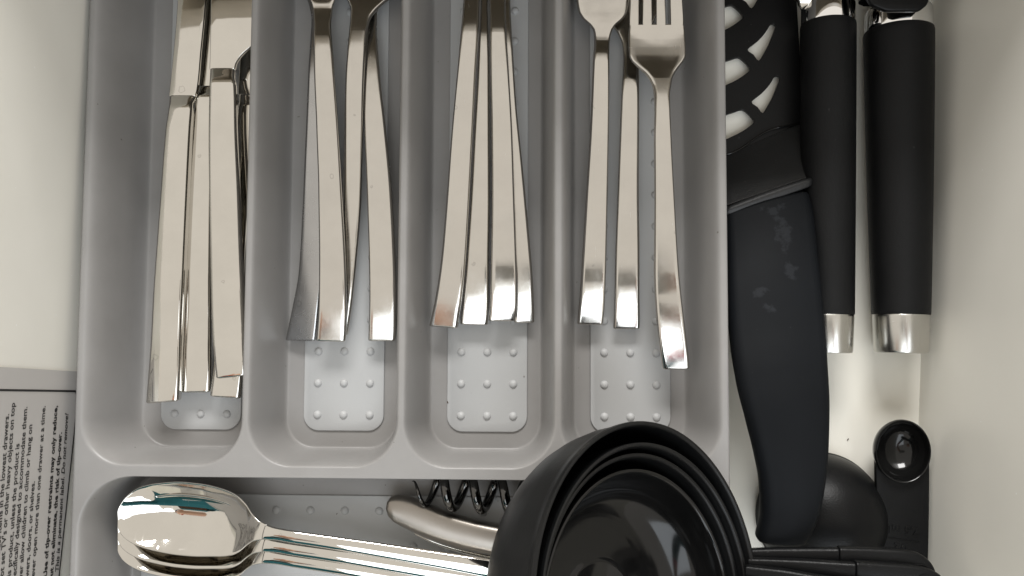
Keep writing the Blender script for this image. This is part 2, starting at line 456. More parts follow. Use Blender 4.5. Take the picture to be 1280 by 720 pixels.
# divider tops sit a hair lower and soft; outer rim rounds over
edge = np.minimum.reduce([GX - TL, TR - GX, GY - TB, TT - GY])
er = .0016
Z = Z - np.where(edge < er, er - np.sqrt(np.maximum(er**2 - (er - edge)**2, 0)), 0)
ny, nx = GX.shape
verts = np.stack([GX, GY, Z], -1).reshape(-1, 3)
ii = np.arange(ny*nx).reshape(ny, nx)
faces = np.stack([ii[:-1,:-1], ii[:-1,1:], ii[1:,1:], ii[1:,:-1]], -1).reshape(-1, 4).tolist()
# outer skirt
border = list(ii[0,:]) + list(ii[1:,-1]) + list(ii[-1,-2::-1]) + list(ii[-2:0:-1,0])
vl = verts.tolist(); base = len(vl)
for b in border: vl.append([vl[b][0], vl[b][1], .0015])
nb = len(border)
for k in range(nb): faces.append([int(border[k]), base+k, base+(k+1)%nb, int(border[(k+1)%nb])])
tr = mesh_obj('tray_body', vl, faces, M_tray, tray, angle=70)

bump_me = None
def bump_at(x, y, z, parent):
    global bump_me
    if bump_me is None:
        o = lathe('bump', [(.00235,-.0002),(.0021,.0004),(.0016,.0009),(.0009,.00125),(0,.0014)], M_mat, Matrix.Identity(4), None, seg=16)
        bump_me = o.data; o.location = (x,y,z); o.parent = parent; return
    o = bpy.data.objects.new('bump', bump_me); COL.objects.link(o); o.location = (x,y,z); o.parent = parent
def mat_plate(x0, x1, y0, y1, r, parent):
    z0, z1 = FLOOR + .0001, FLOOR + .0011
    def loop(ins, z):
        out = []
        for (cx, cy, a0) in ((x1-r, y0+r, -90), (x1-r, y1-r, 0), (x0+r, y1-r, 90), (x0+r, y0+r, 180)):
            for k in range(9):
                a = math.radians(a0+90*k/8); out.append((cx+(r-ins)*math.cos(a), cy+(r-ins)*math.sin(a), z))
        return out
    L = [loop(0, z0), loop(0, z1-.0004), loop(.0001, z1-.0002), loop(.0004, z1)]
    N = len(L[0]); vs = [p for q in L for p in q]; fs = []
    for j in range(3):
        for k in range(N): fs.append((j*N+k, j*N+(k+1)%N, (j+1)*N+(k+1)%N, (j+1)*N+k))
    fs.append(tuple(3*N+k for k in range(N)))
    return mesh_obj('anti_slip_mat', vs, fs, M_mat, parent, angle=50), z1
ZP = FLOOR + .0011
py_ = P(600, 540, ZP).y
for a, b in ((202,302), (380,480), (559,659), (738,838)):
    x0, x1 = P(a, 480, ZP).x, P(b, 480, ZP).x
    m, z1 = mat_plate(x0, x1, py_, .255, .0085, tray)
    st = P(600, 480, ZP).y - P(600, 520, ZP).y; yb = P(600, 520, ZP).y
    for r_i in range(18):
        for c in (-1, 0, 1):
            bump_at((x0+x1)/2 + c*(x1-x0)*.326, yb + r_i*st, z1, m)
x0, x1 = P(178, 650, ZP).x, P(842, 650, ZP).x
y1 = P(400, 619, ZP).y; m, z1 = mat_plate(x0, x1, y1-.068, y1, .0085, tray)
yb = P(400, 638, ZP).y; xb = P(388, 638, ZP).x; sp = (P(474,638,ZP).x - xb)/2
for i in range(-4, 11):
    for j in range(4): bump_at(xb + i*sp, yb - j*sp*1.0, z1, m)

# ------------------------------------------------------------------ table knives (first compartment)
def tipify(keys, drop=.0060, span=95):
    y0 = keys[0][1]
    K = np.array([[k[0], k[1], k[2], k[3], k[4], k[5], k[6], k[7]] for k in keys]); yy = -K[:,1]
    near = [y0 - q*span/95 for q in (0, 4, 10, 18, 28, 40, 54, 70, 84, 95)]
    zr = float(pchip(yy, K[:, 4:5], np.array([-(y0 - span)]))[0, 0])
    out = []
    for y in near:
        r = pchip(yy, K, np.array([-y]))[0]; dist = y0 - y
        r[4] = zr - drop*((span - dist)/span)**2; out.append(tuple(r))
    return out + [k for k in keys if k[1] < y0 - span - 12]
KG = 'table knives in the first compartment'
def knife(label, hand, blade, mat=M_mirror, extra=None):
    k = empty('table_knife', label, 'knife', KG)
    loft('handle', tipify(hand, .0014, 60), mat, k, r=.0018, crown=.0001, rows=80, endbev=.0010, nt=10)
    loft('blade', blade, mat, k, r=.0005, crown=.0001, rows=50, nt=10)
    return k
knife('polished knife furthest left, its handle foot lowest in the compartment',
  [V(505,181,222,.020,.006,yr=502), V(480,183,223,.0235,.006), V(440,186,224,.0265,.0065), V(350,191,227.5,.0290,.007), V(250,198.5,232,.0300,.007), V(160,205.5,236.5,.0305,.007), V(136,209,238.5,.0300,.006), V(131,209.8,239,.0295,.005), V(126,210.2,239.5,.0285,.0045), V(118,210.8,244,.0270,.004)],
  [V(121,210.8,243,.0270,.003), V(114,211.5,245.5,.0272,.0028), V(60,217,251,.0276,.0022), V(20,220.5,255,.0274,.002), V(-60,226,262,.0258,.002), V(-230,240,270,.018,.0018), V(-330,250,264,.013,.0012)])
knife('polished knife between the leftmost knife and the wide bladed one',
  [V(491,224,261,.0150,.005), V(470,225.5,262,.0180,.005), V(420,227,262,.0215,.006), V(330,230,262.5,.0240,.006), V(220,235,264,.0250,.006), V(140,241,266,.0252,.006), V(120,243,267,.0246,.005), V(115,243.5,267.5,.0235,.0045), V(106,244.5,268,.022,.004)],
  [V(109,245,268,.022,.0025), V(102,246,268.5,.0222,.0025), V(40,250.5,272,.0222,.002), V(-60,257,280,.021,.002), V(-230,268,292,.016,.0018), V(-330,276,290,.013,.0012)])
knife('wide bladed polished knife on top beside the first divider',
  [V(474,269,307,.0330,.0045,yr=470), V(455,267,306,.0350,.0055), V(400,263.5,304,.0375,.006), V(320,261.5,300,.0395,.006), V(240,260,297,.0405,.006), V(160,259.5,293.5,.0410,.006), V(104,260.5,292.5,.0408,.006), V(99,261,292.5,.0403,.005), V(93,261.3,292,.0390,.0045), V(84,261.7,292.5,.0370,.004)],
  [V(87,261.5,292.5,.0370,.003), V(80,261.8,294,.0372,.0028), V(73,262,298,.0374,.0026), V(66,262.2,304,.0376,.0024), V(60,262.3,311,.0378,.0022), V(50,262.5,321,.0378,.002), V(20,263,328,.0376,.002), V(-60,264,334,.036,.002), V(-200,270,332,.030,.0018), V(-300,290,312,.026,.0012)])
knife('polished knife under the wide bladed one, pressed against the divider',
  [V(496,261,299,.0150,.005,yr=499), V(470,264.5,302,.0190,.005), V(420,269,304,.0225,.006), V(330,277,308,.0260,.006), V(220,287,316,.0290,.006), V(145,294.5,321,.0300,.006), V(131,296,322,.0296,.005), V(126,296.5,322.5,.0286,.0045), V(116,297,323,.0270,.004)],
  [V(119,297,323,.0270,.0025), V(112,297.5,324,.0272,.0025), V(60,300,328,.0272,.002), V(-60,302,334,.025,.002), V(-230,304,334,.018,.0018), V(-330,308,322,.013,.0012)])

# ------------------------------------------------------------------ forks and spoons
def fork(label, group, keys, tines=None, mat=M_steel, r=.0016, tkeys=None, name='fork', cat='fork'):
    k = empty(name, label, cat, group)
    loft('handle', [(*q[:5], q[5]*1.22, *q[6:]) for q in tipify(keys)], mat, k, r=r, crown=.00005, rows=90, endbev=.0009, nt=10)
    for tk in (tkeys or []): loft('tine', tk, mat, k, r=.0008, crown=.0003, rows=24, endbev=.0006, nt=6)
    return k
def tine_keys(xc, w, y0, y1, dx, z0, z1):
    out = []
    for f in (0, .12, .3, .6, 1):
        y = y0 + (y1-y0)*f; c = xc + dx*f; ww = w*(1 - .45*f)
        out.append(V(y, c-ww/2, c+ww/2, z0 + (z1-z0)*f + .0022*math.sin(PI*f)*-1, .0022))
    return out
FG = 'dinner forks in the second compartment'
def head(y0, x0, x1, z, sh=0):
    """fork head keys going up the picture from the neck"""
    c = (x0+x1)/2; w = (x1-x0)/2
    return [V(y0-4, c-w-1+sh*.02, c+w+1, z, .0022), V(y0-14, c-w-4, c+w+4, z+.0003, .0022), V(y0-24, c-w-12, c+w+12, z+.0007, .0021, .0002),
            V(y0-34, c-w-20+sh*.2, c+w+20+sh*.2, z+.0010, .002, .0004), V(y0-50, c-w-23+sh*.4, c+w+23+sh*.4, z+.0014, .002, .0006), V(y0-95, c-w-24+sh, c+w+24+sh, z+.0026, .002, .0006)], [
            tine_keys(c + q + sh, 11, y0-88, y0-235, sh*1.2, z+.0022, z+.004) for q in (-27,-9.5,9.5,27)]
h, tn = head(8, 385, 419, .0205, 2)
fork('steel fork with dull grey handle foot, furthest left and lowest in second compartment', FG,
  [V(426,355.5,393,.0142,.0028,tilt=.004,yr=427), V(412,358.5,395,.0165,.0028,tilt=.004), V(390,363,397,.0188,.003,tilt=.004), V(340,372,402,.0215,.003,tilt=.003), V(260,377,407,.0230,.003,tilt=.002), V(180,380.5,408,.0235,.003,tilt=.001), V(100,384,409,.0225,.003), V(50,387,408,.0200,.0028), V(25,388.5,407,.0175,.0026)]
  + [V(0,384,412,.0160,.002), V(-25,368,428,.0150,.002,.0014), V(-90,366,432,.0150,.002,.0016)], tkeys=[tine_keys(399+q,10,-84,-220,4,.0135,.016) for q in (-25,-8,8,25)], mat=M_satin)
h, tn = head(14, 391, 414, .0275, 0)
fork('steel fork whose handle foot touches the grey foot of the leftmost fork', FG,
  [V(427,394,431,.0195,.003,yr=428), V(416,395,432,.0222,.003), V(398,396.5,432.5,.0248,.0032), V(370,397.6,432,.0272,.0034), V(320,398,430.5,.0300,.0036), V(240,397,426,.0322,.0036), V(160,394.5,421.5,.0335,.0036), V(100,392,417.5,.0336,.0034), V(60,391,415,.0332,.0032), V(44,390.6,414,.0326,.003), V(36,390.5,413.5,.0314,.0028), V(24,390.3,413.5,.0292,.0026)] + h, tkeys=tn)
fork('steel fork slanting under its neighbour with its foot hidden', FG,
  [V(420,406,434,.0150,.0026), V(400,411,437,.0175,.003), V(340,420,443.5,.0205,.0034), V(250,427.5,450.5,.0240,.0036), V(170,429.5,452.5,.0262,.0036), V(100,431,454,.0280,.0036), V(60,433.5,456,.0282,.0034), V(38,435.5,458,.0276,.003), V(22,437,462,.0262,.0028), V(10,437.5,471,.0252,.0026), V(0,434,482,.0246,.0024,.0005), V(-14,428,500,.0240,.0022,.0012), V(-60,424,505,.0236,.002,.0016), V(-100,426,506,.0236,.002,.0016)],
  tkeys=[tine_keys(466+q,11,-94,-235,3,.0225,.025) for q in (-30,-10,10,30)])
fork('steel fork with bright foot alone on the right of the second compartment', FG,
  [V(427,459.5,493.5,.0170,.003,yr=427), V(416,460,494.3,.0197,.003), V(398,460.5,494.5,.0222,.0032), V(370,461,494.5,.0243,.0034), V(320,460.5,493.3,.0262,.0036), V(240,458,489,.0270,.0036), V(160,455,481.5,.0262,.0036), V(100,454.5,475,.0240,.0034), V(62,455.5,472,.0220,.003), V(52,456,471.5,.0210,.0028), V(38,457,470.5,.0192,.0026), V(15,457,471,.0172,.0022), V(-10,448,482,.0160,.002,.0006), V(-35,436,494,.0152,.002,.0012), V(-95,434,496,.0150,.002,.0014)],
  tkeys=[tine_keys(465+q,10,-89,-225,3,.0138,.016) for q in (-24,-8,8,24)])
SG = 'spoons in the third compartment'
def bowl(y0, xc, w0, z, dx=0):
    out = []
    for f, wf, d in ((.0, .33, 0), (.06, .45, .0006), (.16, .72, .002), (.3, .92, .0045), (.5, 1, .006), (.7, .92, .0052), (.85, .70, .003), (.94, .45, .0012), (1, .12, 0)):
        w = w0 * wf; out.append(V(y0 - 175*f, xc + dx*f - w/2, xc + dx*f + w/2, z + .002*math.sin(PI*f), .0016, d))
    return out
def tspoon(label, keys, b, mat=M_steel):
    k = empty('spoon', label, 'spoon', SG)
    loft('handle', [(*q[:5], q[5]*1.22, *q[6:]) for q in tipify(keys)], mat, k, r=.0016, crown=.00005, rows=90, nt=10)
    loft('bowl', b, mat, k, r=.0006, crown=0, rows=50, nt=16)
tspoon('spoon furthest left in the third compartment, foot with a round bright glint',
  [V(408,535.5,571,.0190,.0036,tilt=.002,yr=411), V(396,538.5,573,.0220,.0036,tilt=.002), V(375,543,576,.0250,.0038,tilt=.0018), V(330,550,580.5,.0280,.0040,tilt=.0015), V(250,557.5,585.5,.0305,.004,tilt=.001), V(160,564.5,590.5,.0325,.004), V(90,571,594,.0330,.004), V(40,575.5,597.5,.0328,.0038), V(24,577,598.5,.0322,.0034), V(10,578,599,.0308,.003), V(-10,579.5,600,.0285,.0026), V(-30,581,600,.0272,.0022)],
  bowl(-26, 591, 62, .0268, 8))
tspoon('spoon second from left in the third compartment with the brightest foot',
  [V(406,574.5,609.5,.0165,.003,yr=407), V(396,575.5,610.5,.0192,.003), V(375,578,611,.0218,.0032), V(330,582,611,.0240,.0034), V(250,587.5,612,.0258,.0034), V(160,592,612,.0265,.0034), V(90,596,612,.0266,.0034), V(45,598,611,.0262,.003), V(25,599,610.5,.0250,.0028), V(5,600,610,.0228,.0024), V(-20,600,611,.0212,.0022)],
  bowl(-14, 606, 58, .0205, 4))
tspoon('spoon third from left in the third compartment with a cloudy grey handle',
  [V(402,610.5,644,.0195,.0036,yr=402,tilt=-.001), V(390,612,646,.0225,.0036,tilt=-.001), V(370,613,647,.0252,.0038,tilt=-.001), V(330,614,646,.0280,.004,tilt=-.001), V(250,615,643,.0305,.004), V(160,614.5,640,.0322,.004), V(90,613,636,.0328,.004), V(40,612,633,.0326,.0036), V(25,611.8,632.5,.0318,.0034), V(8,611.5,632,.0302,.003), V(-12,611,632,.0284,.0026), V(-30,612,631,.0272,.0022)],
  bowl(-26, 621, 62, .0266, 2), mat=M_steel)
tspoon('spoon furthest right in the third compartment, mostly a thin sliver',
  [V(404,642,668,.0150,.0028,yr=404), V(392,643,667.5,.0175,.0028), V(360,643,666.5,.0200,.003), V(300,639,662,.0225,.0034), V(200,630,652.5,.0250,.0034), V(130,626,645.5,.0258,.0034), V(60,622,641,.0258,.0034), V(25,621,639,.0245,.003), V(0,621,638,.0222,.0026), V(-25,622,638,.0208,.0022)],
  bowl(-20, 631, 58, .0200, 6))
FG2 = 'forks in the fourth compartment'
fork('fork with flat shouldered head lying leftmost in the fourth compartment', FG2,
  [V(406,721.5,753.5,.0170,.003,yr=407), V(396,722.5,755,.0197,.003), V(375,724.5,756.5,.0222,.0032), V(330,727.5,758,.0245,.0034), V(240,733,760,.0262,.0034), V(160,738,761.5,.0266,.0034), V(100,740.5,762,.0262,.0034), V(76,741.5,762,.0263,.0032), V(66,742,762,.0260,.003), V(58,742.6,762.2,.0250,.0028), V(50,743,762.5,.0239,.0026), V(44,743,763.5,.0238,.0025), V(36,741.5,766,.0240,.0024), V(29,736,771.5,.0242,.0023), V(23,729,779,.0244,.0022,.0001), V(14,723.5,785,.0247,.002,.0003), V(0,721,788,.0252,.002,.0004), V(-40,719,790,.0268,.002,.0006)],
  tkeys=[tine_keys(755+q,11,-34,-175,3,.0266,.028) for q in (-29,-10,10,29)])
fork('fork between the other two, its squared foot reflecting the window', FG2,
  [V(412,766.5,800,.0140,.0028,yr=412), V(405,767,800.3,.0162,.0028), V(392,767.8,800.3,.0188,.003), V(370,768.5,800,.0212,.0032), V(320,769.5,800,.0232,.0034), V(240,772.5,799,.0246,.0034), V(160,775.5,799.5,.0250,.0034), V(120,777,799.5,.0248,.0032), V(98,778,799.5,.0240,.003), V(86,778.5,799.5,.0222,.0026), V(70,779,800,.0205,.0024), V(55,778,802,.0195,.0022), V(40,772,808,.0185,.002), V(26,763,818,.0178,.002,.0004), V(5,757,825,.0172,.0018,.0008), V(-25,756,827,.0170,.0018,.0012)],
  tkeys=[tine_keys(791+q,11,-19,-160,3,.0158,.018) for q in (-29,-10,10,29)], mat=M_steel)
k = fork('fork on top with its four tines and shoulders in full view', FG2,
  [V(463,829,862.5,.0230,.0045,yr=462), V(452,827.5,862,.0268,.0045), V(430,824.5,859.5,.0305,.0045), V(400,821.5,856,.0332,.0045), V(340,818.5,849.5,.0360,.0042), V(240,819,843.5,.0385,.004), V(170,818.5,840,.0388,.004), V(135,819,838.5,.0382,.0042), V(118,818.5,838,.0372,.004), V(106,816.5,839.5,.0361,.0034), V(97,812.5,841,.0352,.003), V(89,806,844.5,.0344,.0026,.0003), V(82,797.5,849.5,.0338,.0024,.0006), V(75,790,855,.0333,.0022,.0009), V(68,786.8,858,.0329,.0021,.0011), V(58,786,858,.0324,.002,.0012), V(48,785.8,857.3,.03195,.002,.0010), V(40,786,856.8,.0317,.002,.0006), V(34,786.5,856.2,.0317,.002,.0003), V(29,787,855.7,.03185,.002,.0001)],
  tkeys=[[V(42,a0+3,a1-3,.0307,.0012), V(36,b0+1,b1-1,.0311,.0014), V(30,c0,c1,.0317,.002), V(25,c0,c1,.03215,.0022), V(0,c0+s,c1+s-.6,.0334,.0022), V(-60,c0+2.2*s+1,c1+2.2*s-1.5,.037,.0022), V(-95,c0+3*s+2.5,c1+3*s-3,.0385,.0018)]
   for (a0,a1,b0,b1,c0,c1,s) in ((786.5,802,786.7,800.5,787,798.8,.8),(800,819,802.6,817.2,803.2,815.4,.3),(816,836,819.3,834.2,820.4,832.6,-.2),(834,856,836.8,855.6,838.4,854.8,-.8))], mat=M_steel)

# ------------------------------------------------------------------ serving spoons, corkscrew in the front compartment
LG = 'serving spoons nested in the front compartment'
def sspoon(label, dy, dz, dxx=0):
    k = empty('serving_spoon', label, 'spoon', LG)
    T = [(146,643,146,656),(148,634.5,148,663),(152,627,152,670),(160,617.5,160,677),(175,608.5,175,684.5),(195,604,195,690),(222,602,220,694.5),(250,604.5,248,696.5),(278,611,272,696.5),(296,619.5,288,695),(307,630,299,690),(314,641,307,683),(322,650,316,677),(334,656.5,329,674.5)]
    D = [0,.0006,.0016,.0034,.0056,.0075,.0086,.0084,.0070,.0050,.0033,.0018,.0007,.0002]
    Zz = [.0335,.0336,.0338,.034,.0342,.0342,.0340,.0336,.0332,.0330,.0330,.0332,.0338,.0350]
    keys = [(a+dxx,b+dy,c+dxx,d+dy,z+dz,.0014,q,0) for (a,b,c,d),q,z in zip(T,D,Zz)]
    loft('bowl', keys, M_mirror, k, r=.0005, crown=0, rows=110, nt=30, endbev=.0006, angle=80)
    H = [(331,655.5,326,674.8,.0348),(342,659.5,339,675.5,.0356),(370,664.5,368,680,.0362),(420,671.5,418,688,.0362),(470,678.5,468,697,.0350),(520,686,518,706,.0335),(570,693.5,567,715,.0318),(620,701,617,725,.0298),(660,707,657,732,.0272),(688,712,685,737,.0245)]
    keys = [(a+dxx,b+dy,c+dxx,d+dy,z+dz,.0028,0,0) for a,b,c,d,z in H]
    loft('handle', keys, M_mirror, k, r=.0011, crown=.0006, rows=70, nt=10)
sspoon('large mirror-bright serving spoon on top of the nested pile', 0, 0)
sspoon('serving spoon nested in the middle, only its lower rim showing', 15.5, -.0042, 0)
sspoon('serving spoon at the bottom of the pile, cut by the picture edge', 30, -.0084, 0)

ck = empty('corkscrew', 'steel lever corkscrew with dark spiral lying behind the spoons', 'corkscrew')
hk = [(481,631,481,641),(483,626,485,648),(489,622,494,655),(498,620.5,506,662),(512,623,522,670),(530,630,540,677.5),(560,642,568,686),(595,652,598,693),(635,660,636,699),(680,666,680,703),(715,670,715,705)]
loft('handle', [(a,b,c,d,.024,.010,0,.0) for a,b,c,d in hk], M_brushed, ck, r=.0048, crown=.0016, rows=60, nt=12, endbev=.004)
loft('lever', [(a+6,b+22,c+12,d+7,.0155,.003,0,0) for a,b,c,d in hk[3:]], M_mirror, ck, r=.001, crown=.0002, rows=40)
pts = []; c0 = P(515, 609, .024); c1 = P(715, 624, .024); ax = (c1-c0).normalized(); pp = Vector((-ax.y, ax.x, 0)); turns = (c1-c0).length/(36*.00042)
for i in range(int(turns*28)+1):
    t = i/28; a = 2*PI*t; R = .0086*min(1, .35+t*1.3)
    pts.append(c0 + ax*(t*36*.00042) + pp*R*math.cos(a) + Vector((0,0,1))*R*math.sin(a))
tube('worm', pts, [.0003 + .0022*min(1, i/26) for i in range(len(pts))], M_dark, ck, seg=12)
loft('hinge', [(700,628,700,700,.026,.012,0,0),(730,630,730,702,.026,.012,0,0)], M_brushed, ck, r=.003, rows=10)

# ------------------------------------------------------------------ black pastry blade / slotted turner beside the tray
sl = empty('slotted_turner', 'black slotted turner with curved rubber handle beside the tray', 'spatula')
ZB = .006
def curve_plate(name, outer, holes, z, th, mat, parent, bev=.0004):
    cu = bpy.data.curves.new(name, 'CURVE'); cu.dimensions = '2D'; cu.fill_mode = 'BOTH'; cu.extrude = th/2 - bev; cu.bevel_depth = bev; cu.bevel_resolution = 2
    cu.offset = -bev
    for poly in [outer] + holes:
        sp = cu.splines.new('POLY'); sp.points.add(len(poly)-1); sp.use_cyclic_u = True
        for k, (x, y) in enumerate(poly):
            w = P(x, y, z); sp.points[k].co = (w.x, w.y, 0, 1)
    o = bpy.data.objects.new(name, cu); COL.objects.link(o)
    dg = bpy.context.evaluated_depsgraph_get(); me = bpy.data.meshes.new_from_object(o.evaluated_get(dg))
    bpy.data.objects.remove(o); me.transform(Matrix.Translation((0,0,z-th/2)))
    me.polygons.foreach_set('use_smooth', [True]*len(me.polygons)); me.set_sharp_from_angle(angle=math.radians(40))
    me.materials.clear(); me.materials.append(mat)
    ob = bpy.data.objects.new(name, me); COL.objects.link(ob); ob.parent = parent; return ob
def smooth(poly, nsub=6):
    out = []; N = len(poly)
    for i in range(N):
        p0, p1, p2, p3 = [np.array(poly[(i+k) % N], float) for k in (-1,0,1,2)]
        for j in range(nsub):
            t = j/nsub
            out.append(tuple(.5*((2*p1)+(-p0+p2)*t+(2*p0-5*p1+4*p2-p3)*t*t+(-p0+3*p1-3*p2+p3)*t**3)))
    return out
holes = []
for dx, dy in ((-14,-131),(-5,-65.5),(0,0),(-10,-197),(-16,-262)):
    R_ = [(940,127),(947,133.5),(953.5,141),(960,132),(966,121),(971,109),(974.5,99),(973.5,95.5),(970.5,94.8),(967.5,97),(962,106),(953,116)]
    L_ = [(898,148),(909,143),(918,140),(928,137),(934,140.5),(939.5,146),(943,152),(936,158.5),(927,164.5),(916,170),(902,176),(890,179)]
    holes.append(smooth([(x+dx+ (2 if dy<0 else 0)*0, y+dy) for x, y in R_], 3)); holes.append(smooth([(x+dx, y+dy) for x, y in L_], 3))
outer = [(872,212),(871,0),(880,-200),(900,-300),(940,-330),(972,-310),(984,-200),(990,-60),(996,0),(1000,70),(1005,150),(1003,160),(980,170),(940,190),(900,205)]
curve_plate('slotted_blade', outer, holes, ZB, .0026, M_blackpl, sl, .0003)
# moulded shoulder with ridge
loft('shoulder', [(900,199,1002,153.5,.0068,.0024,0,0),(901,203,1005,157,.0078,.003,0,0),(903,228,1010,186,.0150,.006,0,0),(905,258,1014.5,220,.0230,.012,0,0)], M_shoulder, sl, r=.0012, crown=.0004, rows=26, endbev=.0002)
loft('collar_ridge', [(904,259,1016.5,219,.0262,.016,0,0),(904.5,264.5,1018.5,224,.0278,.017,0,0),(905,271,1018.5,232,.0268,.016,0,0)], M_shoulder, sl, r=.004, crown=.0012, rows=12, endbev=.0010)
seam = [P(x, y, .0285) for x, y in ((909,192),(918,190),(930,183),(945,172),(960,163.5),(975,159),(990,156.5),(1001,156))]
tube('moulding_seam', [P(x, y, .0076 + .00012*abs(180-y)*.0) for x, y in smooth([(909,192),(918,190),(930,183),(945,172),(960,163.5),(975,159),(990,156.5),(1001,156)], 4)[:-4]], .0004, M_gloss, sl, seg=8)
# rubber handle
hd = [(905,266,1012,236,.0262),(907,300,1018.5,262,.030),(910,360,1026,330,.038),(915,420,1033,395,.044),(923,470,1037.5,455,.049),(936,525,1040,515,.052),(947,570,1038.5,566,.052),(953.5,610,1034,609,.0515),(954.5,645,1026.5,646,.0505),(950,668,1016,671,.0495),(947.5,680,1009,683.5,.0485)]
loft('rubber_handle', [(a,b,c,d,z,.014,0,0) for a,b,c,d,z in hd], M_stain, sl, r=.0055, crown=.0030, rows=80, nt=14, endbev=.0022, angle=70)

# ------------------------------------------------------------------ two round handled tools
TG = 'round black handles with steel end caps'
def tool(label, xa0, xa1, xb0, xb1, ytop, ybot, ycap, zc, kind):
    k = empty('can_opener' if kind else 'peeler', label, 'kitchen tool', TG)
    A = P((xa0+xa1)/2, ytop, zc); B = P((xb0+xb1)/2, ybot, zc); C_ = P((xb0+xb1)/2 + (.3 if kind else -.3), ycap, zc)
    ra = (P(xa1,ytop,zc)-P(xa0,ytop,zc)).length/2*.985; rb = (P(xb1,ybot,zc)-P(xb0,ybot,zc)).length/2*.985
    d = (B-A); Ln = d.length; m = frame(A, d)
    prof = [(ra*.9,.0),(ra*.985,.0005),(ra,.0016)] + [(ra+(rb-ra)*t**1.3, Ln*t) for t in np.linspace(.03,.985,16)] + [(rb, Ln-.0004),(rb*.985,Ln)]
    lathe('grip', prof, M_blacksoft, m, k, seg=64)
    Lc = (C_-B).length
    lathe('end_cap', [(rb*.93,-.0005),(rb*.97,.0002),(rb*.975,.0012),(rb*.93,Lc*.93),(rb*.90,Lc*.985),(rb*.80,Lc),(0,Lc+.0004)], M_brushed2, frame(B,d), k, seg=64)
    lathe('collar', [(ra*.95,.0006),(ra*.965,-.0006),(ra*.97,-.0095),(ra*.94,-.0110),(ra*.82,-.0116),(ra*.5,-.012),(0,-.012)], M_chrome, m, k, seg=64)
    return k, A, ra
M_brushed2 = steel('spun_steel_cap', (.55,.54,.51), .22, .05, brush=(1,1,.03))
k1, A1, ra1 = tool('round black handle tucked under the slotted turner, steel cap half hidden', 1001,1069,1003,1067,30,393,441,.0185,0)
k2, A2, ra2 = tool('thick round black handle lying free beside the right drawer side', 1081,1165,1091,1161,39,393,441,.0185,1)
# metal arm and black body of the peeler
def ub(px, py, z): return P(px, py, z)
loft('arm', [V(13,1000,1021,.022,.006), V(0,998,1020,.026,.008), V(-60,996,1018,.030,.008), V(-130,1000,1020,.028,.006)], M_mirror, k1, r=.001, rows=20)
loft('frame', [V(12,1034,1058,.022,.008), V(0,1032,1057,.028,.012), V(-60,1028,1056,.027,.010), V(-140,1020,1050,.026,.008)], M_blackpl, k1, r=.003, rows=20)
loft('cutter_body', [V(13,1094,1120,.020,.008), V(6,1088,1150,.026,.010), V(-8,1085,1160,.033,.018), V(-50,1090,1160,.033,.018), V(-120,1100,1150,.030,.014)], M_gloss, k2, r=.005, crown=.002, rows=30, endbev=.003)
loft('drive_wheel', [V(14,1108,1150,.042,.004), V(5,1090,1160,.0425,.004), V(-20,1080,1166,.0425,.004), V(-55,1092,1158,.042,.004)], M_blackpl, k2, r=.0015, rows=20, endbev=.001)
loft('lever', [V(15,1100,1104,.028,.003), V(5,1099,1104,.034,.003), V(-40,1097,1103,.034,.003)], M_chrome, k2, r=.001, rows=10)

# ------------------------------------------------------------------ measuring cups
CG = 'nested black measuring cups'
nx_ = Vector((.676,.193,.71)).normalized()
C0 = P(825, 745, .112)
def cup_profile(R, d, Rb, th=.0016, lip=.0009):
    out = []
    # inside from centre of base up to the rim, lip, then outside down
    ins = [(0,-d+th),(Rb*.50,-d+th),(Rb*.515,-d+th+.0005),(Rb*.55,-d+th+.0005),(Rb*.565,-d+th),(Rb*.6,-d+th),(Rb*.86,-d+th+.0003)]
    for k in range(1,9):
        q = PI/2*k/8; rr = Rb*.86 + (R-th-Rb*.86)*math.sin(q)**.9; hh = -d+th+.0003 + (d-.006)*(1-math.cos(q))**1.0
        ins.append((rr,hh))
    ins.append((R-th,-.001)); ins.append((R-th+.0003,0)); 
    lipc = [(R-th*.5+lip*.3,.0007),(R+lip*.55,.0005),(R+lip*.8,-.0004),(R+lip*.7,-.0016),(R+lip*.2,-.0022)]
    outs = []
    for k in range(8,0,-1):
        q = PI/2*k/8; rr = Rb*.86 + (R-th-Rb*.86)*math.sin(q)**.9 + th; hh = -d+.0003 + (d-.005)*(1-math.cos(q))**1.0
        outs.append((rr, min(hh,-.003)))
    outs += [(Rb*.86,-d),(0,-d)]
    return ins + lipc + outs
